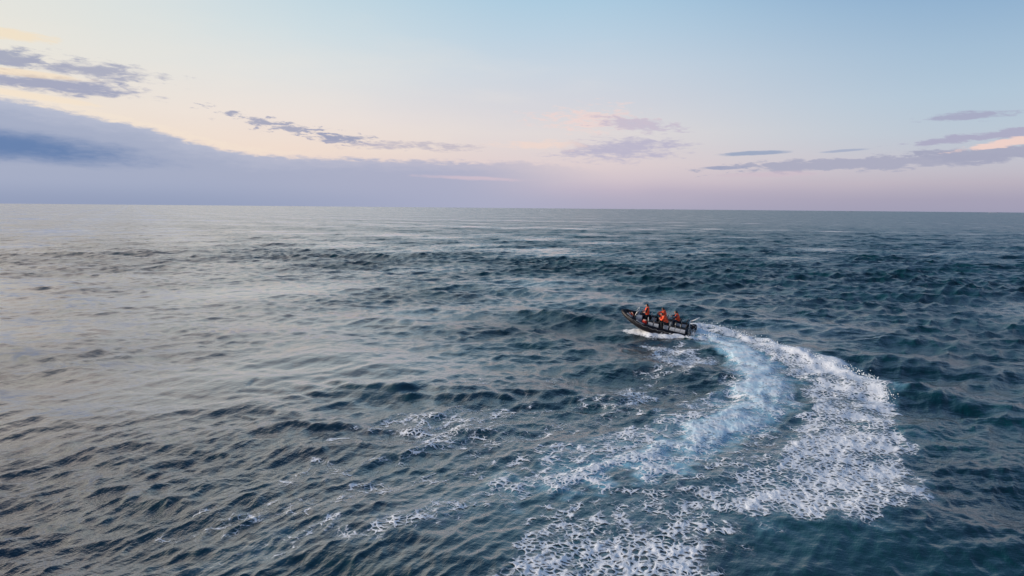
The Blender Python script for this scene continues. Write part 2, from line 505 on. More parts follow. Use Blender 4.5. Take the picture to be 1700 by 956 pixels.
# general faint scraps of foam round the boat's circle
ring_scrap = 0.24 * sstep(np.hypot(nx - 4, (ny - 32) * 0.7), 12, 6) * sstep(lumpy(nx, ny, 3, 7, 12, 21), 0.2, 1.6)
put(ring_scrap, 0.95)
D = np.clip(D, 0, 1)
A = np.maximum(A, 0.50 * D * D)
A = np.maximum(A, 0.13 * np.exp(-((nx - 6) / 13.0) ** 2 - ((ny - 20) / 9.0) ** 2))   # fine bubbles left by the boat's circling

# --- waves
Z = np.zeros(BX.shape, np.float32)
OX = np.zeros(BX.shape, np.float32)
OY = np.zeros(BX.shape, np.float32)
VAR = np.zeros(BX.shape, np.float32)      # slope kept by the mesh
comps = []


def system(n, lam0, lam1, mean_deg, spread_deg, slope_rms, chop):
    lams = lam0 * (lam1 / lam0) ** ((np.arange(n) + rng.random(n)) / n)
    for lam in lams:
        k = 2 * math.pi / lam
        th = rad(mean_deg + spread_deg * float(np.clip(rng.normal(), -2.2, 2.2)))
        sl = slope_rms * math.sqrt(2.0 / n) * (0.55 + 0.9 * rng.random())
        comps.append((k, th, sl / k, rng.random() * 2 * math.pi, chop))


system(9, 5.5, 12.0, -112, 18, 0.072, 0.9)
system(22, 2.2, 5.5, -68, 30, 0.080, 0.95)
system(60, 0.7, 2.1, -40, 20, 0.132, 0.95)
system(40, 0.75, 2.2, -92, 24, 0.105, 0.95)
system(80, 0.24, 0.7, -33, 22, 0.165, 0.8)
system(36, 0.3, 1.1, 6, 22, 0.070, 0.8)
TOT = sum((a * k) ** 2 / 2 for k, th, a, ph, ch in comps)
gain = np.ones(BX.shape, np.float32)
# groups of rougher and calmer water
gust = np.zeros(BX.shape, np.float32)
for lam, a, ph in ((34, 0.5, 1.0), (21, 2.0, 4.0), (55, 1.1, 0.3), (27, 2.7, 2.2), (90, 1.5, 5.0), (160, 1.3, 2.0)):
    gust += np.cos(2 * math.pi / lam * (BX * math.cos(a) + BY * math.sin(a)) + ph).astype(np.float32)
ratio = BX / (np.abs(BY) + 15.0)
calm = (sstep(ratio + 0.05 * gust, 0.25, -0.50) * sstep(BY, 12, 45)).astype(np.float32)
slick = np.exp(-(((BX - 11) / 9.0) ** 2 + ((BY - 17.0) / 5.5) ** 2)).astype(np.float32)
brisk = (sstep(ratio, 0.1, 0.5) * sstep(BY, 38, 70)).astype(np.float32)
STATE = (1.0 + 0.13 * gust) * (1.06 - 0.25 * calm + 0.26 * brisk) * (1 - 0.50 * slick)
STATE *= 1 + 0.16 * sstep(BY, 32, 60).astype(np.float32)
STATE *= 1 + (0.34 * np.exp(-((BY - 140 - 0.12 * BX) / 12) ** 2) * sstep(BX, 0, -30) - 0.32 * np.exp(-((BY - 88 - 0.2 * BX) / 22) ** 2) * sstep(BX, 5, -20)).astype(np.float32)
gain *= STATE
# the boat presses the water under it flat; foam damps the short waves
damp = np.exp(-(((BX - 11.25) / 4.2) ** 2 + ((BY - 53) / 3.2) ** 2))
gain *= 1 - 0.75 * damp
gain[near] *= (1 - 0.25 * D - 0.40 * np.clip(A, 0, 1)).astype(np.float32)
GAIN_LONG = gain * (0.66 + 0.34 * sstep(BY, 20, 40)).astype(np.float32)
GAIN_MID = GAIN_LONG * (1.0 + 0.28 * sstep(BY, 36, 60)).astype(np.float32)
GAIN_SHORT = gain * (1.22 - 0.22 * sstep(BY, 20, 40)).astype(np.float32)
for k, th, amp, ph, ch in comps:
    cx, cy = math.cos(th), math.sin(th)
    # rings beyond which the mesh can no longer carry this wave at all
    last = int(np.searchsorted(ringstep * 1.0, 10.0 * (2 * math.pi / k))) + 1
    last = min(max(last, 5), NR)
    m = last * NA
    kr = k * np.abs(cx * SIN[:m] + cy * COS[:m])
    ka = k * np.abs(cx * COS[:m] - cy * SIN[:m])
    att = np.exp(-0.5 * ((kr * DR[:m]) * 0.55) ** 2 - 0.5 * ((ka * DA[:m]) * 0.75) ** 2)
    phase = k * cx * BX[:m] + k * cy * BY[:m] + np.float32(ph)
    gn = (GAIN_LONG if k < 2.9 else GAIN_MID if k < 9.0 else GAIN_SHORT)[:m] * att
    sn = np.sin(phase) * gn
    cs = np.cos(phase) * gn
    Z[:m] += amp * cs
    OX[:m] -= (ch * amp * cx) * sn
    OY[:m] -= (ch * amp * cy) * sn
    VAR[:m] += (amp * k) ** 2 / 2 * att ** 2

Z[near] += Hh.astype(np.float32)
ROUGH = np.sqrt(np.clip(TOT - VAR, 0, None)).astype(np.float32) * STATE
AIR = np.zeros(BX.shape, np.float32)
AIR[near] = A
co = np.stack([BX + OX, BY + OY, Z], axis=1).astype(np.float32)

i = np.arange(NR - 1)[:, None]
j = np.arange(NA)[None, :]
j2 = (j + 1) % NA
quads = np.stack([i * NA + j, i * NA + j2, (i + 1) * NA + j2, (i + 1) * NA + j], axis=-1).reshape(-1, 4)
quads = quads[:, ::-1]


def grid_mesh(name, verts, faces):
    me = bpy.data.meshes.new(name)
    me.vertices.add(len(verts))
    me.vertices.foreach_set('co', verts.ravel())
    me.loops.add(faces.size)
    me.loops.foreach_set('vertex_index', faces.ravel().astype(np.int32))
    me.polygons.add(len(faces))
    me.polygons.foreach_set('loop_start', np.arange(0, faces.size, 4, dtype=np.int32))
    me.polygons.foreach_set('use_smooth', np.ones(len(faces), bool))
    me.update(calc_edges=True)
    return me


def add_attr(me, name, data):
    a = me.attributes.new(name, 'FLOAT', 'POINT')
    a.data.foreach_set('value', np.ascontiguousarray(data, np.float32))


def link(name, me, parent=None, mat=None, **props):
    o = bpy.data.objects.new(name, me)
    COL.objects.link(o)
    if parent is not None:
        o.parent = parent
    if mat is not None:
        me.materials.append(mat)
    for k_, v in props.items():
        o[k_] = v
    return o


# water material
m_water, g, out = new_mat("sea_water")
geo = g.node('ShaderNodeNewGeometry')
pos = X(g, geo.outputs['Position'])
air = g.attr('air')
rough = g.attr('unresolved')
murk = g.noise(pos, 0.16, 3.0, 0.55)
deep = g.mix(g.smooth(murk, 0.35, 0.68), (0.0003, 0.0165, 0.0260), (0.0006, 0.0400, 0.0470))
airn = g.smooth(air + (g.noise(pos, 1.1, 4.0, 0.6) - 0.5) * 0.5 * g.smooth(air, 0.0, 0.3), 0.05, 1.05)
body = g.mix(airn, deep, (0.200, 0.500, 0.640))
# ripples too small for the mesh
px_, py_, pz_ = g.sep(pos)
rip_p = g.xyz(px_ * 0.86 + py_ * -0.50, (px_ * 0.50 + py_ * 0.86) * 0.36, 0.0)
rip_q = g.xyz((px_ * 0.97 - py_ * 0.22) * 0.40, px_ * 0.22 + py_ * 0.97, 7.0)
rip = g.noise(rip_p, 1.9, 5.0, 0.62) + g.noise(rip_q, 1.6, 4.0, 0.62) * 0.8
bump = g.node('ShaderNodeBump')
bump.inputs['Distance'].default_value = 0.125
bump.inputs['Strength'].default_value = 0.8
calmer = g.attr('state')
g.put(bump.inputs['Height'], rip * calmer)
# unresolved slopes of the far sea, as a scatter of facet normals
nz = g.noise(g.xyz(px_ * 0.75, py_, 0.0), 1.3, 2.0, 0.6, color=True)
nz2 = g.noise(g.xyz(px_ * 0.45 + py_ * 0.2, py_, 4.0), 0.36, 4.0, 0.7, color=True)
jit = g.vmath('ADD', g.vmath('MULTIPLY', g.vmath('SUBTRACT', nz, (0.5, 0.5, 0.5)), (2.0, 2.0, 0.0)),
              g.vmath('MULTIPLY', g.vmath('SUBTRACT', nz2, (0.5, 0.5, 0.5)), (1.6, 4.6, 0.0)))
jit = g.vmath('SCALE', jit, g.linear(rough, 0.08, 0.20, 0.0, 0.30))
nrm = g.vmath('NORMALIZE', g.vmath('ADD', bump.outputs[0], jit))
pb = principled(g, **{'Base Color': body, 'Roughness': g.linear(rough, 0.08, 0.28, 0.06, 0.28), 'IOR': 1.34, 'Coat Weight': g.linear(g.attr('calm'), 0.0, 0.8, 0.12, 0.95), 'Coat IOR': 1.62, 'Coat Roughness': g.linear(rough, 0.08, 0.28, 0.04, 0.24), 'Coat Normal': nrm, 'Normal': nrm})
g.put(out.inputs['Surface'], pb.outputs[0])

sea_me = grid_mesh("sea", co, quads)
add_attr(sea_me, 'air', AIR)
add_attr(sea_me, 'unresolved', ROUGH)
add_attr(sea_me, 'state', STATE)
add_attr(sea_me, 'calm', sstep(ratio + 0.05 * gust, 0.30, -0.40))
sea = link("sea", sea_me, None, m_water, kind='structure', label='dark choppy sea')

# foam: its own thin layer riding on the water
cover = np.zeros(BX.shape, np.float32)
cover[near] = D
thread = np.zeros(BX.shape, np.float32)
thread[near] = F
fq = quads[(cover[quads] > 0.03).any(axis=1)]
used, inv = np.unique(fq.ravel(), return_inverse=True)
fco = co[used].copy()
fb = lumpy(fco[:, 0], fco[:, 1], 0.16, 0.5, 18, 31)
fco[:, 2] += 0.012 + 0.030 * cover[used] * (0.7 + 0.3 * fb)
foam_me = grid_mesh("wake_foam", fco, inv.reshape(-1, 4))
add_attr(foam_me, 'cover', cover[used])
add_attr(foam_me, 'thread', thread[used])
milky = np.zeros(BX.shape, np.float32)
milky[near] = MILK
add_attr(foam_me, 'milk', milky[used])

m_foam, g, out = new_mat("foam")
geo = g.node('ShaderNodeNewGeometry')
pos = X(g, geo.outputs['Position'])
cov0 = g.attr('cover')
pos0 = X(g, geo.outputs['Position'])
clump = (g.noise(pos0, 0.50, 3.0, 0.55) - 0.5) * 0.75 + (g.noise(pos0, 1.5, 2.0, 0.5) - 0.5) * 0.35
cov = g.math('ADD', cov0, clump * g.smooth(cov0, 0.05, 0.5) * g.smooth(cov0, 1.1, 0.75, 0.25, 1.0), clamp=True)
thr = g.attr('thread')
w1 = g.vmath('SCALE', g.vmath('SUBTRACT', g.noise(pos, 0.9, 2.0, color=True), (0.5, 0.5, 0.5)), 0.5)
w2 = g.vmath('SCALE', g.vmath('SUBTRACT', g.noise(pos, 3.2, 2.0, color=True), (0.5, 0.5, 0.5)), 0.22)
wp = g.vmath('MULTIPLY', g.vmath('ADD', g.vmath('ADD', pos, w1), w2), (1.0, 1.0, 0.0))
e1 = g.smooth(g.edge(wp, 1.45), 0.0, 0.13, 1.0, 0.0)
e2 = g.smooth(g.edge(wp, 4.3), 0.0, 0.24, 1.0, 0.0)
n1 = g.smooth(g.noise(wp, 4.4, 6.0, 0.66), 0.28, 0.72)
n2 = g.smooth(g.noise(wp, 0.9, 3.0, 0.6), 0.28, 0.72)
n3 = g.smooth(g.noise(pos, 1.7, 3.0, 0.6), 0.30, 0.70)
lace = g.math('MAXIMUM', e1, e2 * 0.85) * (0.40 + n3 * 0.60) * 0.85 + n1 * 0.15
blobs = n1 * 0.34 + e2 * 0.38 + n2 * 0.28
pat = blobs + (lace - blobs) * thr
pat = pat + (g.noise(pos, 16.0, 3.0, 0.6) - 0.5) * 0.42
edge0 = 0.965 - cov
wide = 0.08 + g.smooth(g.noise(pos, 1.2, 2.0), 0.35, 0.65) * 0.24
alpha = g.smooth(pat, edge0 - 0.09, edge0 + wide)
alpha = g.math('MAXIMUM', alpha, g.smooth(pat, edge0 - 0.35, edge0 + 0.10, 0.0, 0.17))
alpha = alpha * g.smooth(cov, 0.03, 0.22)
alpha = g.math('MAXIMUM', alpha, g.attr('milk') * (0.36 + n2 * 0.34))
fbump = g.node('ShaderNodeBump')
fbump.inputs['Strength'].default_value = 0.22
fbump.inputs['Distance'].default_value = 0.10
g.put(fbump.inputs['Height'], pat + g.noise(pos, 9.0, 3.0) * 0.4)
froth = g.mix(g.noise(pos, 5.0, 3.0), (0.84, 0.88, 0.92), (0.93, 0.94, 0.95))
froth = g.mix(g.attr('milk') * g.smooth(n3, 0.9, 0.2, 0.15, 0.75), froth, (0.56, 0.82, 0.93))
fp = principled(g, **{'Base Color': froth, 'Roughness': 0.6, 'Normal': fbump.outputs[0]})
tr = g.node('ShaderNodeBsdfTransparent')
mx = g.node('ShaderNodeMixShader')
g.put(mx.inputs[0], alpha)
g.put(mx.inputs[1], tr.outputs[0])
g.put(mx.inputs[2], fp.outputs[0])
g.put(out.inputs['Surface'], mx.outputs[0])
foam = link("wake_foam", foam_me, None, m_foam, kind='stuff',
            label='white foamy wake curving across the water behind the boat')


# ------------------------------------------------------------------ plain materials
def simple(name, col, rough=0.5, vary=0.15, scale=6.0, metallic=0.0, bump_=0.0, bscale=40.0, wet=False):
    m, g, out = new_mat(name)
    tc_ = g.node('ShaderNodeTexCoord')
    v = X(g, tc_.outputs['Object'])
    n = g.noise(v, scale, 4.0, 0.6)
    lo = tuple(c_ * (1 - vary) for c_ in col)
    hi = tuple(min(1, c_ * (1 + vary)) for c_ in col)
    kw = {'Base Color': g.mix(n, lo, hi), 'Metallic': metallic,
          'Roughness': g.linear(g.noise(v, scale * 2.3, 3.0), 0.3, 0.7, max(0.05, rough - 0.12), min(1, rough + 0.12))}
    if bump_:
        b = g.node('ShaderNodeBump')
        b.inputs['Strength'].default_value = bump_
        b.inputs['Distance'].default_value = 0.01
        g.put(b.inputs['Height'], g.noise(v, bscale, 3.0))
        kw['Normal'] = b.outputs[0]
    pb_ = principled(g, **kw)
    g.put(out.inputs['Surface'], pb_.outputs[0])
    return m


M_RUBBER = simple("black_rubber", (0.004, 0.004, 0.008), 0.5, 0.3)
for n_ in M_RUBBER.node_tree.nodes:
    if n_.type == 'BSDF_PRINCIPLED':
        n_.inputs['Specular IOR Level'].default_value = 0.3
M_PATCH = simple("grey_rubber", (0.16, 0.18, 0.21), 0.55, 0.2)
M_HULL = simple("black_gelcoat", (0.010, 0.010, 0.014), 0.25, 0.2)
M_DECK = simple("dark_deck", (0.030, 0.032, 0.036), 0.7, 0.3, bump_=0.3)
M_GREY = simple("pale_grey_gelcoat", (0.62, 0.65, 0.70), 0.35, 0.12)
M_CONSOLE = simple("blue_grey_gelcoat", (0.36, 0.42, 0.50), 0.35, 0.12)
M_VINYL = simple("black_vinyl", (0.014, 0.014, 0.016), 0.5, 0.3, bump_=0.3, bscale=90)
M_STEEL = simple("stainless_steel", (0.72, 0.73, 0.74), 0.25, 0.06, metallic=0.6)
M_WHITE = simple("white_paint", (0.80, 0.80, 0.78), 0.4, 0.05)
M_MOTOR = simple("black_motor_paint", (0.012, 0.012, 0.014), 0.22, 0.2)
M_ROPE = simple("grey_rope", (0.30, 0.30, 0.30), 0.85, 0.2, scale=60)
M_ORANGE = simple("orange_cloth", (0.95, 0.10, 0.030), 0.75, 0.16, scale=14, bump_=0.5, bscale=30)
M_BAGRED = simple("red_cloth", (0.55, 0.03, 0.015), 0.7, 0.2, scale=14, bump_=0.5, bscale=30)
M_STRAP = simple("pale_webbing", (0.85, 0.55, 0.42), 0.7, 0.1, scale=30)
M_DARKCLOTH = simple("black_cloth", (0.014, 0.015, 0.020), 0.85, 0.3, scale=14, bump_=0.5, bscale=30)
M_NAVYCLOTH = simple("navy_cloth", (0.020, 0.028, 0.055), 0.85, 0.3, scale=14, bump_=0.5, bscale=30)
M_SKIN = simple("skin", (0.50, 0.27, 0.18), 0.5, 0.1, scale=18)
M_HAIR = simple("dark_hair", (0.010, 0.008, 0.007), 0.45, 0.4, scale=60, bump_=0.6, bscale=70)
M_HAIR2 = simple("brown_hair", (0.045, 0.028, 0.018), 0.45, 0.4, scale=60, bump_=0.6, bscale=70)
M_EYE = simple("eye", (0.03, 0.02, 0.02), 0.1, 0.1)
M_DARKGLASS = simple("tinted_screen", (0.010, 0.012, 0.016), 0.08, 0.1)
M_SHIP = simple("hazed_ship_grey", (0.30, 0.34, 0.42), 0.6, 0.2)  # hull colour lightened to paint in the distance haze


# ------------------------------------------------------------------ mesh helpers
def bm_obj(name, bm, mat, parent=None, smooth=True, **props):
    me = bpy.data.meshes.new(name)
    bmesh.ops.recalc_face_normals(bm, faces=bm.faces)
    for f in bm.faces:
        f.smooth = smooth
    bm.to_mesh(me)
    bm.free()
    o = link(name, me, parent, mat, **props)
    return o


def catmull(pts, n):
    """resample a list of tuples smoothly, n steps per span"""
    P = [np.array(p_, float) for p_ in pts]
    out_ = []
    for i_ in range(len(P) - 1):
        p0 = P[i_ - 1] if i_ > 0 else 2 * P[0] - P[1]
        p1, p2 = P[i_], P[i_ + 1]
        p3 = P[i_ + 2] if i_ + 2 < len(P) else 2 * P[-1] - P[-2]
        for k_ in range(n):
            t = k_ / n
            out_.append(0.5 * ((2 * p1) + (p2 - p0) * t + (2 * p0 - 5 * p1 + 4 * p2 - p3) * t * t + (3 * p1 - p0 - 3 * p2 + p3) * t ** 3))
    out_.append(P[-1])
    return out_


def add_sweep(bm, pts, radii, seg=10, cap=True):
    """round section swept along points"""
    pts = [Vector(p_) for p_ in pts]
    if isinstance(radii, (int, float)):
        radii = [radii] * len(pts)
    rings_ = []
    ref = Vector((0, 0, 1))
    for i_, p_ in enumerate(pts):
        tan = (pts[min(i_ + 1, len(pts) - 1)] - pts[max(i_ - 1, 0)]).normalized()
        up = ref if abs(tan.dot(ref)) < 0.95 else Vector((1, 0, 0))
        a_ = tan.cross(up).normalized()
        b_ = a_.cross(tan).normalized()
        rings_.append([bm.verts.new(p_ + (a_ * math.cos(2 * math.pi * k_ / seg) + b_ * math.sin(2 * math.pi * k_ / seg)) * radii[i_]) for k_ in range(seg)])
    for r0, r1 in zip(rings_, rings_[1:]):
        for k_ in range(seg):
            bm.faces.new((r0[k_], r0[(k_ + 1) % seg], r1[(k_ + 1) % seg], r1[k_]))
    if cap:
        bm.faces.new(rings_[0][::-1])
        bm.faces.new(rings_[-1])


def add_box(bm, c0, size, bevel=0.0, taper=(1, 1), rot=None, shift=(0, 0)):
    """box by centre and size; taper scales its top, shift moves the top"""
    sx, sy, sz = size
    vs = []
    for zz, tx, ty, hx, hy in ((-0.5, 1, 1, 0, 0), (0.5, taper[0], taper[1], shift[0], shift[1])):
        for xx, yy in ((-.5, -.5), (.5, -.5), (.5, .5), (-.5, .5)):
            v = Vector((xx * sx * tx + hx, yy * sy * ty + hy, zz * sz))
            if rot is not None:
                v = rot @ v
            vs.append(bm.verts.new(v + Vector(c0)))
    fs = [bm.faces.new([vs[k_] for k_ in q_]) for q_ in ((3, 2, 1, 0), (4, 5, 6, 7), (0, 1, 5, 4), (1, 2, 6, 5), (2, 3, 7, 6), (3, 0, 4, 7))]
    if bevel:
        es = list({e for f in fs for e in f.edges})
        bmesh.ops.bevel(bm, geom=es, offset=bevel, segments=2, affect='EDGES', profile=0.6)


def loft(bm, sections, close_ends=True):
    rows = [[bm.verts.new(p_) for p_ in s_] for s_ in sections]
    for a_, b_ in zip(rows, rows[1:]):
        for k_ in range(len(a_) - 1):
            bm.faces.new((a_[k_], a_[k_ + 1], b_[k_ + 1], b_[k_]))
    if close_ends:
        bm.faces.new(rows[0])
        bm.faces.new(rows[-1][::-1])


# ------------------------------------------------------------------ the boat
BOAT_M = (Matrix.Translation(BOAT_O) @ Matrix.Rotation(rad(BOAT_YAW), 4, 'Z')
          @ Matrix.Rotation(rad(-BOAT_PITCH), 4, 'Y') @ Matrix.Rotation(rad(BOAT_HEEL), 4, 'X'))
boat = bpy.data.objects.new("inflatable_boat", None)
COL.objects.link(boat)
boat.matrix_world = BOAT_M
boat['label'] = 'black rigid inflatable boat turning hard with people in orange life jackets aboard'
boat['category'] = 'boat'

TUBE = [(-2.98, 1.00, .31, .05), (-2.72, 1.01, .31, .15), (-2.42, 1.02, .30, .25), (-1.6, 1.03, .30, .27), (-.6, 1.03, .30, .275),
        (.4, 1.01, .32, .275), (1.15, .91, .39, .265), (1.8, .69, .55, .245), (2.3, .42, .70, .225), (2.66, .17, .82, .195), (2.80, 0.0, .87, .17)]
port = catmull(TUBE, 5)
full = [tuple(q_) for q_ in port] + [(q_[0], -q_[1], q_[2], q_[3]) for q_ in port[-2::-1]]
bm = bmesh.new()
add_sweep(bm, [q_[:3] for q_ in full], [q_[3] for q_ in full], 20)
tube = bm_obj("inflatable_tube", bm, M_RUBBER, boat)


def tube_at(x, ang, side=1, lift=0.0):
    """point on the skin of the tube: ang 0 is outboard, 90 is the top"""
    q_ = min(port, key=lambda p_: abs(p_[0] - x) + (0 if p_[1] > 0.01 else 5))
    i_ = [k_ for k_, p_ in enumerate(port) if p_ is q_][0]
    t_ = Vector(port[min(i_ + 1, len(port) - 1)][:3]) - Vector(port[max(i_ - 1, 0)][:3])
    t_.normalize()
    o_ = t_.cross(Vector((0, 0, 1))).normalized() * -1
    if o_.y < 0 and abs(o_.y) > abs(o_.x):
        o_ = -o_
    u_ = t_.cross(o_)
    if u_.z < 0:
        u_ = -u_
    p_ = Vector(q_[:3]) + (o_ * math.cos(rad(ang)) + u_ * math.sin(rad(ang))) * (q_[3] + lift)
    return Vector((p_.x, p_.y * side, p_.z))


def tube_patch(bm, x0, x1, a0, a1, side=1, lift=0.006, nx_=8, na=5):
    rows = []
    xs = [p_[0] for p_ in port if x0 <= p_[0] <= x1]
    for x in xs:
        rows.append([tube_at(x, a0 + (a1 - a0) * k_ / na, side, lift) for k_ in range(na + 1)])
    for row in rows:
        # edges tucked into the tube so the patch has a thickness
        row[0] += (row[0] - row[1]) * 0.02
    V = [[bm.verts.new(p_) for p_ in row] for row in rows]
    V2 = [[bm.verts.new(tube_at(x, a0 + (a1 - a0) * k_ / na, side, -0.004)) for k_ in range(na + 1)] for x in xs]
    R_ = len(xs)
    for i_ in range(R_ - 1):
        for k_ in range(na):
            bm.faces.new((V[i_][k_], V[i_][k_ + 1], V[i_ + 1][k_ + 1], V[i_ + 1][k_]))
        bm.faces.new((V[i_][0], V[i_ + 1][0], V2[i_ + 1][0], V2[i_][0]))
        bm.faces.new((V[i_][na], V2[i_][na], V2[i_ + 1][na], V[i_ + 1][na]))
    for i_ in (0, R_ - 1):
        for k_ in range(na):
            bm.faces.new((V[i_][k_], V2[i_][k_], V2[i_][k_ + 1], V[i_][k_ + 1]))


for side in (1, -1):
    for x0, x1 in ((0.95, 1.75), (1.95, 2.5)):
        bm = bmesh.new()
        tube_patch(bm, x0, x1, 62, 112, side, 0.008)
        bm_obj("wear_patch", bm, M_PATCH, tube)
    bm = bmesh.new()
    xs = [p_[0] for p_ in port if -2.4 < p_[0] < 2.7]
    add_sweep(bm, [tube_at(x, -8, side, 0.012) for x in xs], 0.035, 8)
    bm_obj("rub_strake", bm, M_RUBBER, boat)
    bm = bmesh.new()
    line = []
    anchors = np.linspace(-2.1, 2.3, 9)
    for a_, b_ in zip(anchors, anchors[1:]):
        for k_ in range(6):
            t = k_ / 6
            line.append(tube_at(a_ + (b_ - a_) * t, 48 - 14 * math.sin(math.pi * t), side, 0.012))
    add_sweep(bm, line, 0.009, 6)
    bm_obj("grab_line", bm, M_ROPE, boat)
bm = bmesh.new()
tube_patch(bm, -2.05, -1.55, 30, 58, 1, 0.007)
bm_obj("white_marking", bm, M_WHITE, tube, label='small white patch near the stern of the near tube')

# hull under the tubes
secs = []
for x, ky, kz, cy_, cz, ty, tz in ((-2.5, 0, -.40, .78, -.12, .90, .20), (-1.2, 0, -.40, .80, -.12, .92, .20), (.2, 0, -.38, .78, -.08, .90, .22),
                                   (1.1, 0, -.28, .64, .04, .78, .32), (1.8, 0, -.06, .42, .24, .56, .46), (2.3, 0, .24, .20, .44, .30, .58), (2.62, 0, .52, .06, .60, .09, .68)):
    secs.append([(x, ty, tz), (x, cy_, cz), (x, cy_ * .5, (cz + kz) / 2 - .015), (x, 0, kz), (x, -cy_ * .5, (cz + kz) / 2 - .015), (x, -cy_, cz), (x, -ty, tz)])
bm = bmesh.new()
loft(bm, secs)
bm_obj("hull", bm, M_HULL, boat, smooth=False)
# deck: boards of non-slip
bm = bmesh.new()
out_l = [(-2.44, .86), (-1, .87), (.3, .86), (1.05, .76), (1.7, .52), (2.1, .28)]
vs = [bm.verts.new((x, y, .19 + max(0, x - .9) * .16)) for x, y in out_l] + [bm.verts.new((x, -y, .19 + max(0, x - .9) * .16)) for x, y in out_l[::-1]]
n_ = len(out_l)
for k_ in range(n_ - 1):
    bm.faces.new((vs[k_], vs[k_ + 1], vs[2 * n_ - 2 - k_], vs[2 * n_ - 1 - k_]))
ret = bmesh.ops.extrude_face_region(bm, geom=bm.faces[:])
bmesh.ops.translate(bm, verts=[v for v in ret['geom'] if isinstance(v, bmesh.types.BMVert)], vec=(0, 0, -.05))
bm_obj("deck", bm, M_DECK, boat, smooth=False)
bm = bmesh.new()
add_box(bm, (-2.46, 0, .20), (.07, 1.62, .62), .015)
bm_obj("transom", bm, M_HULL, boat, smooth=False)

# console
bm = bmesh.new()
add_box(bm, (1.55, 0, .58), (.60, .80, .78), .05, taper=(.72, .92), shift=(-.06, 0))
console = bm_obj("console", bm, M_CONSOLE, boat, smooth=False)
bm = bmesh.new()
add_box(bm, (1.62, 0, 1.12), (.03, .72, .34), .01, taper=(1, .8), rot=Matrix.Rotation(rad(-24), 3, 'Y'))
bm_obj("windscreen", bm, M_DARKGLASS, console, smooth=False)
bm = bmesh.new()
add_box(bm, (1.40, 0, 1.00), (.22, .60, .10), .02, rot=Matrix.Rotation(rad(18), 3, 'Y'))
bm_obj("instrument_panel", bm, M_VINYL, console, smooth=False)
bm = bmesh.new()
ctr, ax = Vector((1.28, .0, 1.02)), Matrix.Rotation(rad(-55), 3, 'Y')
ring_pts = [ctr + ax @ Vector((.17 * math.cos(t), .17 * math.sin(t), 0)) for t in np.linspace(0, 2 * math.pi, 21)]
add_sweep(bm, ring_pts, .014, 6, cap=False)
for t in (0.5, 2.6, 4.7):
    add_sweep(bm, [ctr, ctr + ax @ Vector((.17 * math.cos(t), .17 * math.sin(t), 0))], .010, 5)
add_sweep(bm, [ctr, ctr + ax @ Vector((0, 0, -.10))], .02, 6)
bm_obj("steering_wheel", bm, M_VINYL, console)
bm = bmesh.new()
add_sweep(bm, catmull([(1.86, .40, .30), (1.84, .40, .85), (1.70, .36, 1.26), (1.62, .24, 1.34), (1.62, -.24, 1.34), (1.70, -.36, 1.26), (1.84, -.40, .85), (1.86, -.40, .30)], 5), .016, 8)
bm_obj("grab_rail", bm, M_STEEL, console)
bm = bmesh.new()
add_box(bm, (1.49, 0, .985), (.34, .62, .014), .004)
bm_obj("console_top", bm, M_GREY, console, smooth=False)
bm = bmesh.new()
add_box(bm, (1.58, .409, .60), (.26, .02, .34), .006, rot=Matrix.Rotation(rad(-2.4), 3, 'X'))
bm_obj("hatch", bm, M_GREY, console, smooth=False)


# jockey seats
def add_profile(bm, prof, y0, y1, bevel=0.0):
    a_ = [bm.verts.new((x, y0, z)) for x, z in prof]
    b_ = [bm.verts.new((x, y1, z)) for x, z in prof]
    fs = [bm.faces.new(a_), bm.faces.new(b_[::-1])]
    for k_ in range(len(prof)):
        fs.append(bm.faces.new((a_[k_], b_[k_], b_[(k_ + 1) % len(prof)], a_[(k_ + 1) % len(prof)])))
    if bevel:
        bmesh.ops.bevel(bm, geom=list({e for f in fs for e in f.edges}), offset=bevel, segments=2, affect='EDGES')


bm = bmesh.new()
add_profile(bm, [(-.17, -.14), (.17, -.14), (.19, .20), (.16, .40), (-.19, .40), (-.19, .14)], -.16, .16, .02)
seat0 = bm_obj("jockey_seat", bm, M_GREY, boat, smooth=False)
bm = bmesh.new()
add_box(bm, (0, 0, .455), (.42, .30, .11), .035, taper=(.92, .8))
saddle0 = bm_obj("saddle", bm, M_VINYL, seat0)
bm = bmesh.new()
add_box(bm, (-.20, 0, .66), (.07, .30, .34), .03, taper=(.8, .85), rot=Matrix.Rotation(rad(-10), 3, 'Y'))
back0 = bm_obj("backrest", bm, M_VINYL, seat0)
bm = bmesh.new()
add_sweep(bm, catmull([(.17, .11, .38), (.23, .11, .62), (.245, .08, .70), (.245, -.08, .70), (.23, -.11, .62), (.17, -.11, .38)], 4), .019, 7)
handle0 = bm_obj("grab_handle", bm, M_WHITE, seat0)
SEATS = [(.56, .54), (.12, .54), (-.62, .46), (-1.10, .54), (-1.50, .54), (-1.88, .54), (.40, -.46), (-.38, -.40), (-.90, -.46), (-1.42, -.40), (-1.88, -.46)]
for k_, (x, y) in enumerate(SEATS):
    if k_ == 0:
        s_ = seat0
    else:
        s_ = seat0.copy()
        COL.objects.link(s_)
        s_.parent = boat
        for ch in (saddle0, back0, handle0):
            c_ = ch.copy()
            COL.objects.link(c_)
            c_.parent = s_
    s_.location = (x, y, .33)

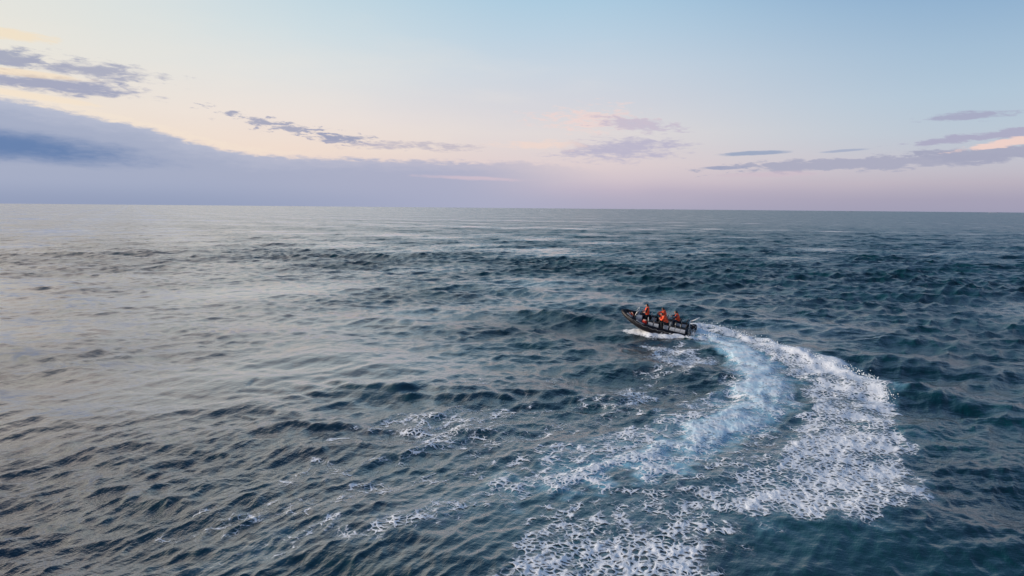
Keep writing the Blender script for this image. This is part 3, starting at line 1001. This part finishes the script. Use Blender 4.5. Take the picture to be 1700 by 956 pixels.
# outboard
bm = bmesh.new()
add_box(bm, (-2.68, 0, .86), (.46, .36, .40), .09, taper=(.72, .78), shift=(.03, 0))
motor = bm_obj("outboard_motor", bm, M_MOTOR, boat)
bm = bmesh.new()
add_box(bm, (-2.66, 0, .60), (.30, .24, .16), .03)
bm_obj("mounting_bracket", bm, M_MOTOR, motor, smooth=False)
bm = bmesh.new()
add_box(bm, (-2.72, 0, .10), (.20, .10, .95), .03, taper=(1.3, 1.5))
add_sweep(bm, [(-2.52, 0, -.42), (-2.62, 0, -.42), (-2.80, 0, -.42), (-2.92, 0, -.42)], [.02, .07, .07, .035], 10)
bm_obj("drive_leg", bm, M_MOTOR, motor)
bm = bmesh.new()
for t in range(3):
    a_ = t * 2 * math.pi / 3
    R3 = Matrix.Rotation(a_, 3, 'X')
    vs = [bm.verts.new(R3 @ Vector(p_)) for p_ in ((-.01, 0, .02), (.03, .05, .10), (.02, .07, .16), (-.02, -.02, .17), (-.03, -.05, .09))]
    bm.faces.new(vs)
    vs2 = [bm.verts.new(v.co + Vector((.008, 0, 0))) for v in vs]
    bm.faces.new(vs2[::-1])
    for q_ in range(5):
        bm.faces.new((vs[q_], vs2[q_], vs2[(q_ + 1) % 5], vs[(q_ + 1) % 5]))
bmesh.ops.translate(bm, verts=bm.verts[:], vec=(-2.95, 0, -.42))
bm_obj("propeller", bm, M_STEEL, motor, smooth=False)
# stern rail and pole
bm = bmesh.new()
add_sweep(bm, catmull([(-2.30, .55, .52), (-2.32, .52, 1.00), (-2.30, .36, 1.10), (-2.30, -.36, 1.10), (-2.32, -.52, 1.00), (-2.30, -.55, .52)], 5), .020, 8)
rail = bm_obj("stern_rail", bm, M_STEEL, boat)
bm = bmesh.new()
add_sweep(bm, catmull([(-1.78, -.70, 1.02), (-1.95, -.66, .95), (-2.15, -.60, .96), (-2.31, -.52, 1.0)], 4), .022, 8)
bm_obj("side_rail", bm, M_WHITE, rail)
bm = bmesh.new()
add_sweep(bm, [(-2.30, -.42, 1.02), (-2.62, -.44, 1.24), (-2.92, -.46, 1.50)], .045, 8)
bm_obj("pole", bm, M_WHITE, boat, label='slanting white pole at the stern')
# fuel tank and tow post on deck, bow cleat
bm = bmesh.new()
add_box(bm, (-2.14, -.05, .34), (.36, .80, .28), .04)
bm_obj("stern_locker", bm, M_DECK, boat, smooth=False)


# ------------------------------------------------------------------ loose things in the boat
def boat_thing(name, label, cat, loc, rz=0.0, group=None):
    o = bpy.data.objects.new(name, None)
    COL.objects.link(o)
    o.matrix_world = BOAT_M @ Matrix.Translation(loc) @ Matrix.Rotation(rz, 4, 'Z')
    o['label'] = label
    o['category'] = cat
    if group:
        o['group'] = group
    return o


bag = boat_thing("bag", 'orange bag with two pale straps lying in the bow of the black boat', 'bag', (2.18, .10, .66), 0.5)
bm = bmesh.new()
add_box(bm, (0, 0, .12), (.50, .30, .24), .09, taper=(.85, .8))
bm_obj("bag_body", bm, M_ORANGE, bag)
for x in (-.10, .10):
    bm = bmesh.new()
    add_sweep(bm, catmull([(x, -.155, .03), (x, -.145, .17), (x, -.10, .245), (x, .10, .245), (x, .145, .17), (x, .155, .03)], 4), .028, 6)
    bm_obj("strap", bm, M_STRAP, bag)
bag2 = boat_thing("bag", 'dark red bag wedged inside the near tube beside the standing driver', 'bag', (1.02, .60, .42), -0.3)
bm = bmesh.new()
add_box(bm, (0, 0, .19), (.38, .32, .38), .10, taper=(.8, .8))
bm_obj("bag_body", bm, M_BAGRED, bag2)
bm = bmesh.new()
add_box(bm, (0, .02, .385), (.22, .18, .03), .012)
bm_obj("top_flap", bm, M_STRAP, bag2)


# ------------------------------------------------------------------ people
def blob_mesh(name, caps, voxel, mat, parent, smooth_it=2):
    """capsules (p0, r0, p1, r1) melted into one continuous surface"""
    bm = bmesh.new()
    for p0, r0, p1, r1 in caps:
        p0, p1 = Vector(p0), Vector(p1)
        L = (p1 - p0).length
        if L < 1e-4:
            bmesh.ops.create_uvsphere(bm, u_segments=12, v_segments=8, radius=r0, matrix=Matrix.Translation(p0))
            continue
        q_ = (p1 - p0).normalized().to_track_quat('Z', 'Y').to_matrix().to_4x4()
        seg, rows = 14, []
        prof = [(-math.cos(a_) * r0, math.sin(a_) * r0) for a_ in np.linspace(0.25, math.pi / 2, 4)]
        prof += [(L + math.sin(a_) * r1, math.cos(a_) * r1) for a_ in np.linspace(0, math.pi / 2 - 0.25, 4)]
        for z, rr in prof:
            rows.append([bm.verts.new(p0 + q_.to_3x3() @ Vector((rr * math.cos(2 * math.pi * k_ / seg), rr * math.sin(2 * math.pi * k_ / seg), z))) for k_ in range(seg)])
        for a_, b_ in zip(rows, rows[1:]):
            for k_ in range(seg):
                bm.faces.new((a_[k_], a_[(k_ + 1) % seg], b_[(k_ + 1) % seg], b_[k_]))
        bm.faces.new(rows[0][::-1])
        bm.faces.new(rows[-1])
    me = bpy.data.meshes.new(name)
    bm.to_mesh(me)
    bm.free()
    tmp = bpy.data.objects.new("tmp", me)
    COL.objects.link(tmp)
    md = tmp.modifiers.new("r", 'REMESH')
    md.mode = 'VOXEL'
    md.voxel_size = voxel
    if smooth_it:
        sm = tmp.modifiers.new("s", 'SMOOTH')
        sm.iterations = smooth_it
        sm.factor = 0.5
    dg = bpy.context.evaluated_depsgraph_get()
    me2 = bpy.data.meshes.new_from_object(tmp.evaluated_get(dg))
    me2.name = name
    bpy.data.objects.remove(tmp)
    bpy.data.meshes.remove(me)
    me2.polygons.foreach_set('use_smooth', np.ones(len(me2.polygons), bool))
    return link(name, me2, parent, mat)


def hand(wrist, direction, palm_dir, side):
    """palm, four curled fingers of different length and a thumb; palm_dir is where the palm faces"""
    d_ = Vector(direction).normalized()
    n_ = Vector(palm_dir)
    n_ = (n_ - d_ * n_.dot(d_)).normalized()
    s_ = d_.cross(n_) * side
    w = Vector(wrist)
    caps = [(w, .026, w + d_ * .03, .030)]
    for k_, off in enumerate((-.030, -.010, .010, .029)):
        base = w + d_ * .088 + s_ * off
        caps.append((w + d_ * .02 + s_ * off * .7, .017, base, .0135))
        L1, L2, L3 = [(.040, .026, .018), (.046, .030, .020), (.042, .028, .019), (.032, .021, .016)][k_]
        a1 = base + (d_ * .75 + n_ * .65).normalized() * L1
        a2 = a1 + (d_ * -.05 + n_ * 1.0).normalized() * L2
        a3 = a2 + (d_ * -.8 + n_ * .6).normalized() * L3
        caps += [(base, .0125, a1, .0115), (a1, .0112, a2, .0105), (a2, .0102, a3, .0095)]
    t0 = w + d_ * .03 - s_ * .026
    t1 = t0 - s_ * .026 + d_ * .026 + n_ * .016
    t2 = t1 + d_ * .022 + n_ * .026
    caps += [(t0, .017, t1, .0145), (t1, .0135, t2, .0115)]
    return caps


def person(label, loc, P, sleeves, jacket_col, trousers_mat, hair_mat, hair_style, shirt_mat=None):
    """P: joints in the person's own frame, facing +X, y to the left"""
    root = boat_thing("person", label, 'person', loc, P.get('turn', 0.0), 'people in orange life jackets aboard the boat')
    V = {k_: Vector(v) for k_, v in P.items() if isinstance(v, tuple)}
    pel, chest, neck, head = V['pelvis'], V['chest'], V['neck'], V['head']
    spine = (chest - pel).normalized()
    look = V['look'].normalized()
    hup = (head - neck).normalized()
    hs = hup.cross(look).normalized()
    look = hs.cross(hup).normalized()
    body = []
    # head
    body += [(head + hup * .025 - look * .015, .090, head + hup * .03 + look * .01, .088),
             (head - hup * .045 + look * .030, .062, head - hup * .075 + look * .045, .046),
             (head + look * .088 + hup * .012, .012, head + look * .106 - hup * .020, .015),
             (head + look * .080 - hup * .058 + hs * .016, .012, head + look * .080 - hup * .058 - hs * .016, .012),
             (head - hup * .012 + look * .080 + hs * .03, .012, head + hup * .034 + look * .080 - hs * 0 + hs * .03, .012)]
    for s_ in (1, -1):
        body += [(head + hs * .085 * s_ + hup * .012, .016, head + hs * .084 * s_ - hup * .028, .012)]
    body += [(neck, .060, head - hup * .05, .054)]
    # trunk
    lat = Vector((0, 1, 0))
    body += [(pel + lat * .075, .115, pel - lat * .075, .115), (pel, .125, (pel + chest) / 2, .118)]
    for s_ in (1, -1):
        body += [(pel + spine * .12 + lat * .05 * s_, .105, chest + lat * .075 * s_, .115)]
    sh = {}
    for s_, nm in ((1, 'l'), (-1, 'r')):
        shoulder = chest + spine * .14 + lat * .175 * s_
        sh[nm] = shoulder
        el_, wr = V['elbow_' + nm], V['wrist_' + nm]
        body += [(neck - hup * .02, .055, shoulder, .060), (shoulder, .060, el_, .043), (el_, .042, wr, .028)]
        body += hand(wr, wr - el_, V.get('palm_' + nm, Vector((0.2, -s_ * .3, -1))), s_)
        hip = pel + lat * .10 * s_
        kn, an, toe = V['knee_' + nm], V['ankle_' + nm], V['toe_' + nm]
        body += [(hip, .098, kn, .060), (kn, .060, an, .040), (an, .042, toe, .036)]
    b = blob_mesh("body", body, .0085, M_SKIN, root, 1)
    # eyes
    for s_ in (1, -1):
        bm = bmesh.new()
        bmesh.ops.create_uvsphere(bm, u_segments=8, v_segments=6, radius=.011, matrix=Matrix.Translation(head + look * .088 + hs * .032 * s_ + hup * .012))
        bm_obj("eye", bm, M_EYE, root)
    # hair
    hc = [(head + hup * .060 - look * .030, .086, head + hup * .066 + look * .008, .074), (head + hup * .01 - look * .05, .078, head - hup * .045 - look * .055, .055)]
    for s_ in (1, -1):
        hc += [(head + hup * .05 + hs * .05 * s_ - look * .02, .055, head + hup * .0 + hs * .068 * s_ - look * .035, .032)]
    if hair_style == 'tail':
        hc += [(head - look * .10 + hup * .01, .040, head - look * .15 - hup * .10, .026)]
    blob_mesh("hair", hc, .012, hair_mat, root, 1)
    # trousers
    tr_ = [(pel + lat * .075, .128, pel - lat * .075, .128), (pel, .13, pel + spine * .08, .128)]
    bo = []
    for s_, nm in ((1, 'l'), (-1, 'r')):
        hip = pel + lat * .10 * s_
        kn, an, toe = V['knee_' + nm], V['ankle_' + nm], V['toe_' + nm]
        tr_ += [(hip, .112, kn, .074), (kn, .074, kn + (an - kn) * .86, .058)]
        bo += [(kn + (an - kn) * .78, .056, an, .052), (an, .054, toe, .048), (an + (an - toe) * .22, .046, toe, .044)]
    blob_mesh("trousers", tr_, .016, trousers_mat, root)
    for k_ in (0, 3):
        blob_mesh("boot", bo[k_:k_ + 3], .012, M_DARKCLOTH, root)
    # shirt sleeves
    if sleeves != 'orange':
        end = .35 if sleeves == 'short' else .92
        sv = []
        for nm in ('l', 'r'):
            el_, wr = V['elbow_' + nm], V['wrist_' + nm]
            if sleeves == 'short':
                sv += [(sh[nm], .074, sh[nm] + (el_ - sh[nm]) * .75, .060)]
            else:
                sv += [(sh[nm], .074, el_, .056), (el_, .056, el_ + (wr - el_) * end, .040)]
        sv += [(chest + lat * .06, .12, chest - lat * .06, .12), (sh['l'], .07, neck - hup * .03, .07), (sh['r'], .07, neck - hup * .03, .07)]
        blob_mesh("shirt", sv, .014, shirt_mat or M_NAVYCLOTH, root)
    # jacket
    jk = [(pel + spine * .04 + lat * .065, .150, pel + spine * .04 - lat * .065, .150)]
    for s_ in (1, -1):
        jk += [(pel + spine * .06 + lat * .07 * s_, .150, chest + spine * .02 + lat * .085 * s_, .158),
               (chest + spine * .02 + lat * .085 * s_, .145, chest + spine * .13 + lat * .12 * s_, .092)]
    # padded chest panels and collar
    fwd = Vector((1, 0, 0))
    fwd = (fwd - spine * fwd.dot(spine)).normalized()
    for s_ in (1, -1):
        jk += [(pel + spine * .12 + fwd * .10 + lat * .075 * s_, .085, chest + spine * .08 + fwd * .09 + lat * .085 * s_, .080)]
    jk += [(neck - fwd * .075 - hup * .005 + lat * .05, .056, neck - fwd * .075 - hup * .005 - lat * .05, .056),
           (neck - fwd * .06 + lat * .06, .050, chest + spine * .12 + fwd * .06 + lat * .085, .060),
           (neck - fwd * .06 - lat * .06, .050, chest + spine * .12 + fwd * .06 - lat * .085, .060)]
    if sleeves == 'orange':
        for nm in ('l', 'r'):
            el_, wr = V['elbow_' + nm], V['wrist_' + nm]
            jk += [(sh[nm], .092, el_, .070), (el_, .070, el_ + (wr - el_) * .93, .052)]
    j_ = blob_mesh("life_jacket", jk, .015, jacket_col, root)
    # belt and buckle
    bm = bmesh.new()
    c0 = pel + spine * .15
    ring_pts = []
    for t in np.linspace(0, 2 * math.pi, 25):
        ring_pts.append(c0 + fwd * (.035 + .185 * math.cos(t)) + lat * .235 * math.sin(t))
    add_sweep(bm, ring_pts, .016, 6, cap=False)
    bm_obj("belt", bm, M_DARKCLOTH, j_)
    return root


def seated(lean, reach=.62, hand_z=.36, spread=.26, drop=0.0, head_turn=0.0):
    """astride a jockey seat: origin on the saddle"""
    s, c_ = math.sin(rad(lean)), math.cos(rad(lean))

    def up(d_):
        return (d_ * s, 0.0, .13 + d_ * c_)
    hx, _, hz = up(.66)
    cx_, _, cz_ = up(.32)
    return {'pelvis': (0, 0, .13), 'chest': up(.32), 'neck': up(.53), 'head': (hx + .035, 0, hz + .005),
            'look': (1, head_turn, -.22),
            'elbow_l': (cx_ + .20, .27, cz_ - .06), 'elbow_r': (cx_ + .20, -.27, cz_ - .06),
            'wrist_l': (reach - .10, .13, hand_z - drop), 'wrist_r': (reach - .10, -.13, hand_z - drop),
            'knee_l': (.40, spread, .10), 'knee_r': (.40, -spread, .10),
            'ankle_l': (.28, spread + .03, -.36), 'ankle_r': (.28, -spread - .03, -.36),
            'toe_l': (.44, spread + .05, -.40), 'toe_r': (.44, -spread - .05, -.40)}


stand = {'pelvis': (0, 0, .88), 'chest': (.05, 0, 1.20), 'neck': (.09, 0, 1.42), 'head': (.14, 0, 1.56), 'look': (1, .05, -.10),
         'elbow_l': (.16, .30, 1.10), 'elbow_r': (.16, -.30, 1.10), 'wrist_l': (.36, .18, 1.00), 'wrist_r': (.36, -.18, 1.00),
         'knee_l': (.10, .16, .48), 'knee_r': (.10, -.16, .48), 'ankle_l': (0, .19, .09), 'ankle_r': (0, -.19, .09),
         'toe_l': (.16, .22, .045), 'toe_r': (.16, -.22, .045)}
person('person standing at the steering console in an orange life jacket with bare forearms', (.96, 0, .20), stand, 'short', M_ORANGE, M_DARKCLOTH, M_HAIR, 'short', M_DARKCLOTH)
person('person in orange jacket seated in the middle of the boat, farther of the pair', (-.38, -.40, .82), seated(20), 'orange', M_ORANGE, M_DARKCLOTH, M_HAIR, 'short')
person('person leaning forward with long orange sleeves, nearer of the seated pair', (-.62, .46, .84), seated(40, .64, .32), 'orange', M_ORANGE, M_DARKCLOTH, M_HAIR2, 'short')
person('person in orange life jacket over dark sleeves, seated alone nearest the stern', (-1.42, -.40, .80), seated(26), 'long', M_ORANGE, M_NAVYCLOTH, M_HAIR2, 'tail')


# ------------------------------------------------------------------ spray thrown up at stern, bow wave and rim
m_spray, g, out = new_mat("spray_water")
geo = g.node('ShaderNodeNewGeometry')
sp = principled(g, **{'Base Color': g.mix(g.noise(X(g, geo.outputs['Position']), 6.0, 2.0), (0.76, 0.82, 0.86), (0.92, 0.94, 0.95)), 'Roughness': 0.5})
g.put(out.inputs['Surface'], sp.outputs[0])
rnd = random.Random(5)
bm_ico = bmesh.new()
bmesh.ops.create_icosphere(bm_ico, subdivisions=1, radius=1.0)
ico_v = np.array([v.co[:] for v in bm_ico.verts], np.float32)
ico_f = np.array([[v.index for v in f.verts] for f in bm_ico.faces], np.int32)
bm_ico.free()
drops = []


def along(pts, n, zf, spread, r0, r1, up):
    seg = [(Vector(a_), Vector(b_)) for a_, b_ in zip(pts, pts[1:])]
    ln = [(b_ - a_).length for a_, b_ in seg]
    for _ in range(n):
        t = rnd.random() * sum(ln)
        for (a_, b_), l_ in zip(seg, ln):
            if t <= l_:
                p_ = a_.lerp(b_, t / l_)
                break
            t -= l_
        h_ = abs(rnd.gauss(0, 1)) ** 1.3 * up
        drops.append((p_.x + rnd.gauss(0, spread), p_.y + rnd.gauss(0, spread), zf + h_, r0 * (r1 / r0) ** rnd.random() / (1 + h_ * 1.2), rnd.random() * 6.28))


along(rim[1:], 700, 0.16, 0.16, .010, .035, .10)
along(rim[:4], 250, 0.20, 0.25, .012, .045, .14)
along(bow_wave, 300, 0.06, 0.20, .010, .040, .10)
along(core[:3], 200, 0.10, 0.30, .010, .040, .12)
tr0 = BOAT_M @ Vector((-2.75, .7, -.05))
tr1 = BOAT_M @ Vector((-2.85, -1.0, .10))
along([tr0[:2], tr1[:2]], 700, 0.05, 0.18, .010, .042, .22)
nd = len(drops)
sv = np.zeros((nd * 12 if len(ico_v) == 12 else nd * len(ico_v), 3), np.float32)
sf = []
nvi = len(ico_v)
for k_, (x, y, z, rr, a_) in enumerate(drops):
    st = np.array([rr * (0.7 + 0.9 * rnd.random()), rr * (0.7 + 0.9 * rnd.random()), rr * (0.7 + 0.9 * rnd.random())], np.float32)
    vv = ico_v * st
    ca, sa = math.cos(a_), math.sin(a_)
    sv[k_ * nvi:(k_ + 1) * nvi] = np.stack([vv[:, 0] * ca - vv[:, 1] * sa + x, vv[:, 0] * sa + vv[:, 1] * ca + y, vv[:, 2] + z], 1)
    sf.append(ico_f + k_ * nvi)
sf = np.concatenate(sf)
spray_me = bpy.data.meshes.new("spray")
spray_me.from_pydata(sv.tolist(), [], sf.tolist())
spray_me.polygons.foreach_set('use_smooth', np.ones(len(spray_me.polygons), bool))
link("spray", spray_me, None, m_spray, kind='stuff', label='white drops of spray thrown up along the wake and at the boat')


# ------------------------------------------------------------------ far ships on the horizon
def ship(label, x, y, length, heading):
    root = bpy.data.objects.new("ship", None)
    COL.objects.link(root)
    root.location = (x, y, 0)
    root.rotation_euler = (0, 0, heading)
    root['label'] = label
    root['category'] = 'ship'
    root['group'] = 'ships far off on the horizon'
    L = length
    bm = bmesh.new()
    secs_ = []
    for t, w in ((-.5, .6), (-.4, 1), (.3, 1), (.42, .7), (.5, .05)):
        b_ = L * .075 * w
        zt = L * (.045 + (.03 if t > .35 else 0))
        secs_.append([(t * L, b_, zt), (t * L, b_ * .85, -L * .02), (t * L, -b_ * .85, -L * .02), (t * L, -b_, zt)])
    loft(bm, secs_)
    for a_, b_ in zip(secs_, secs_[1:]):
        vs_ = [bm.verts.new(p_) for p_ in (a_[0], a_[3], b_[3], b_[0])]
        bm.faces.new(vs_)
    bm_obj("ship_hull", bm, M_SHIP, root, smooth=False)
    bm = bmesh.new()
    add_box(bm, (-.36 * L, 0, L * .085), (.12 * L, .12 * L, .08 * L), taper=(.8, .9))
    bm_obj("superstructure", bm, M_SHIP, root, smooth=False)
    return root


def far_at(azd, dist):
    return dist * math.sin(rad(azd)), dist * math.cos(rad(azd))


sx_, sy_ = far_at(25.8, 9000)
ship('tiny grey ship on the horizon above the boat, nearer the middle of the picture', sx_, sy_, 55, rad(-20))
sx_, sy_ = far_at(34.6, 9000)
ship('tiny grey ship on the horizon close to the right edge', sx_, sy_, 80, rad(-30))
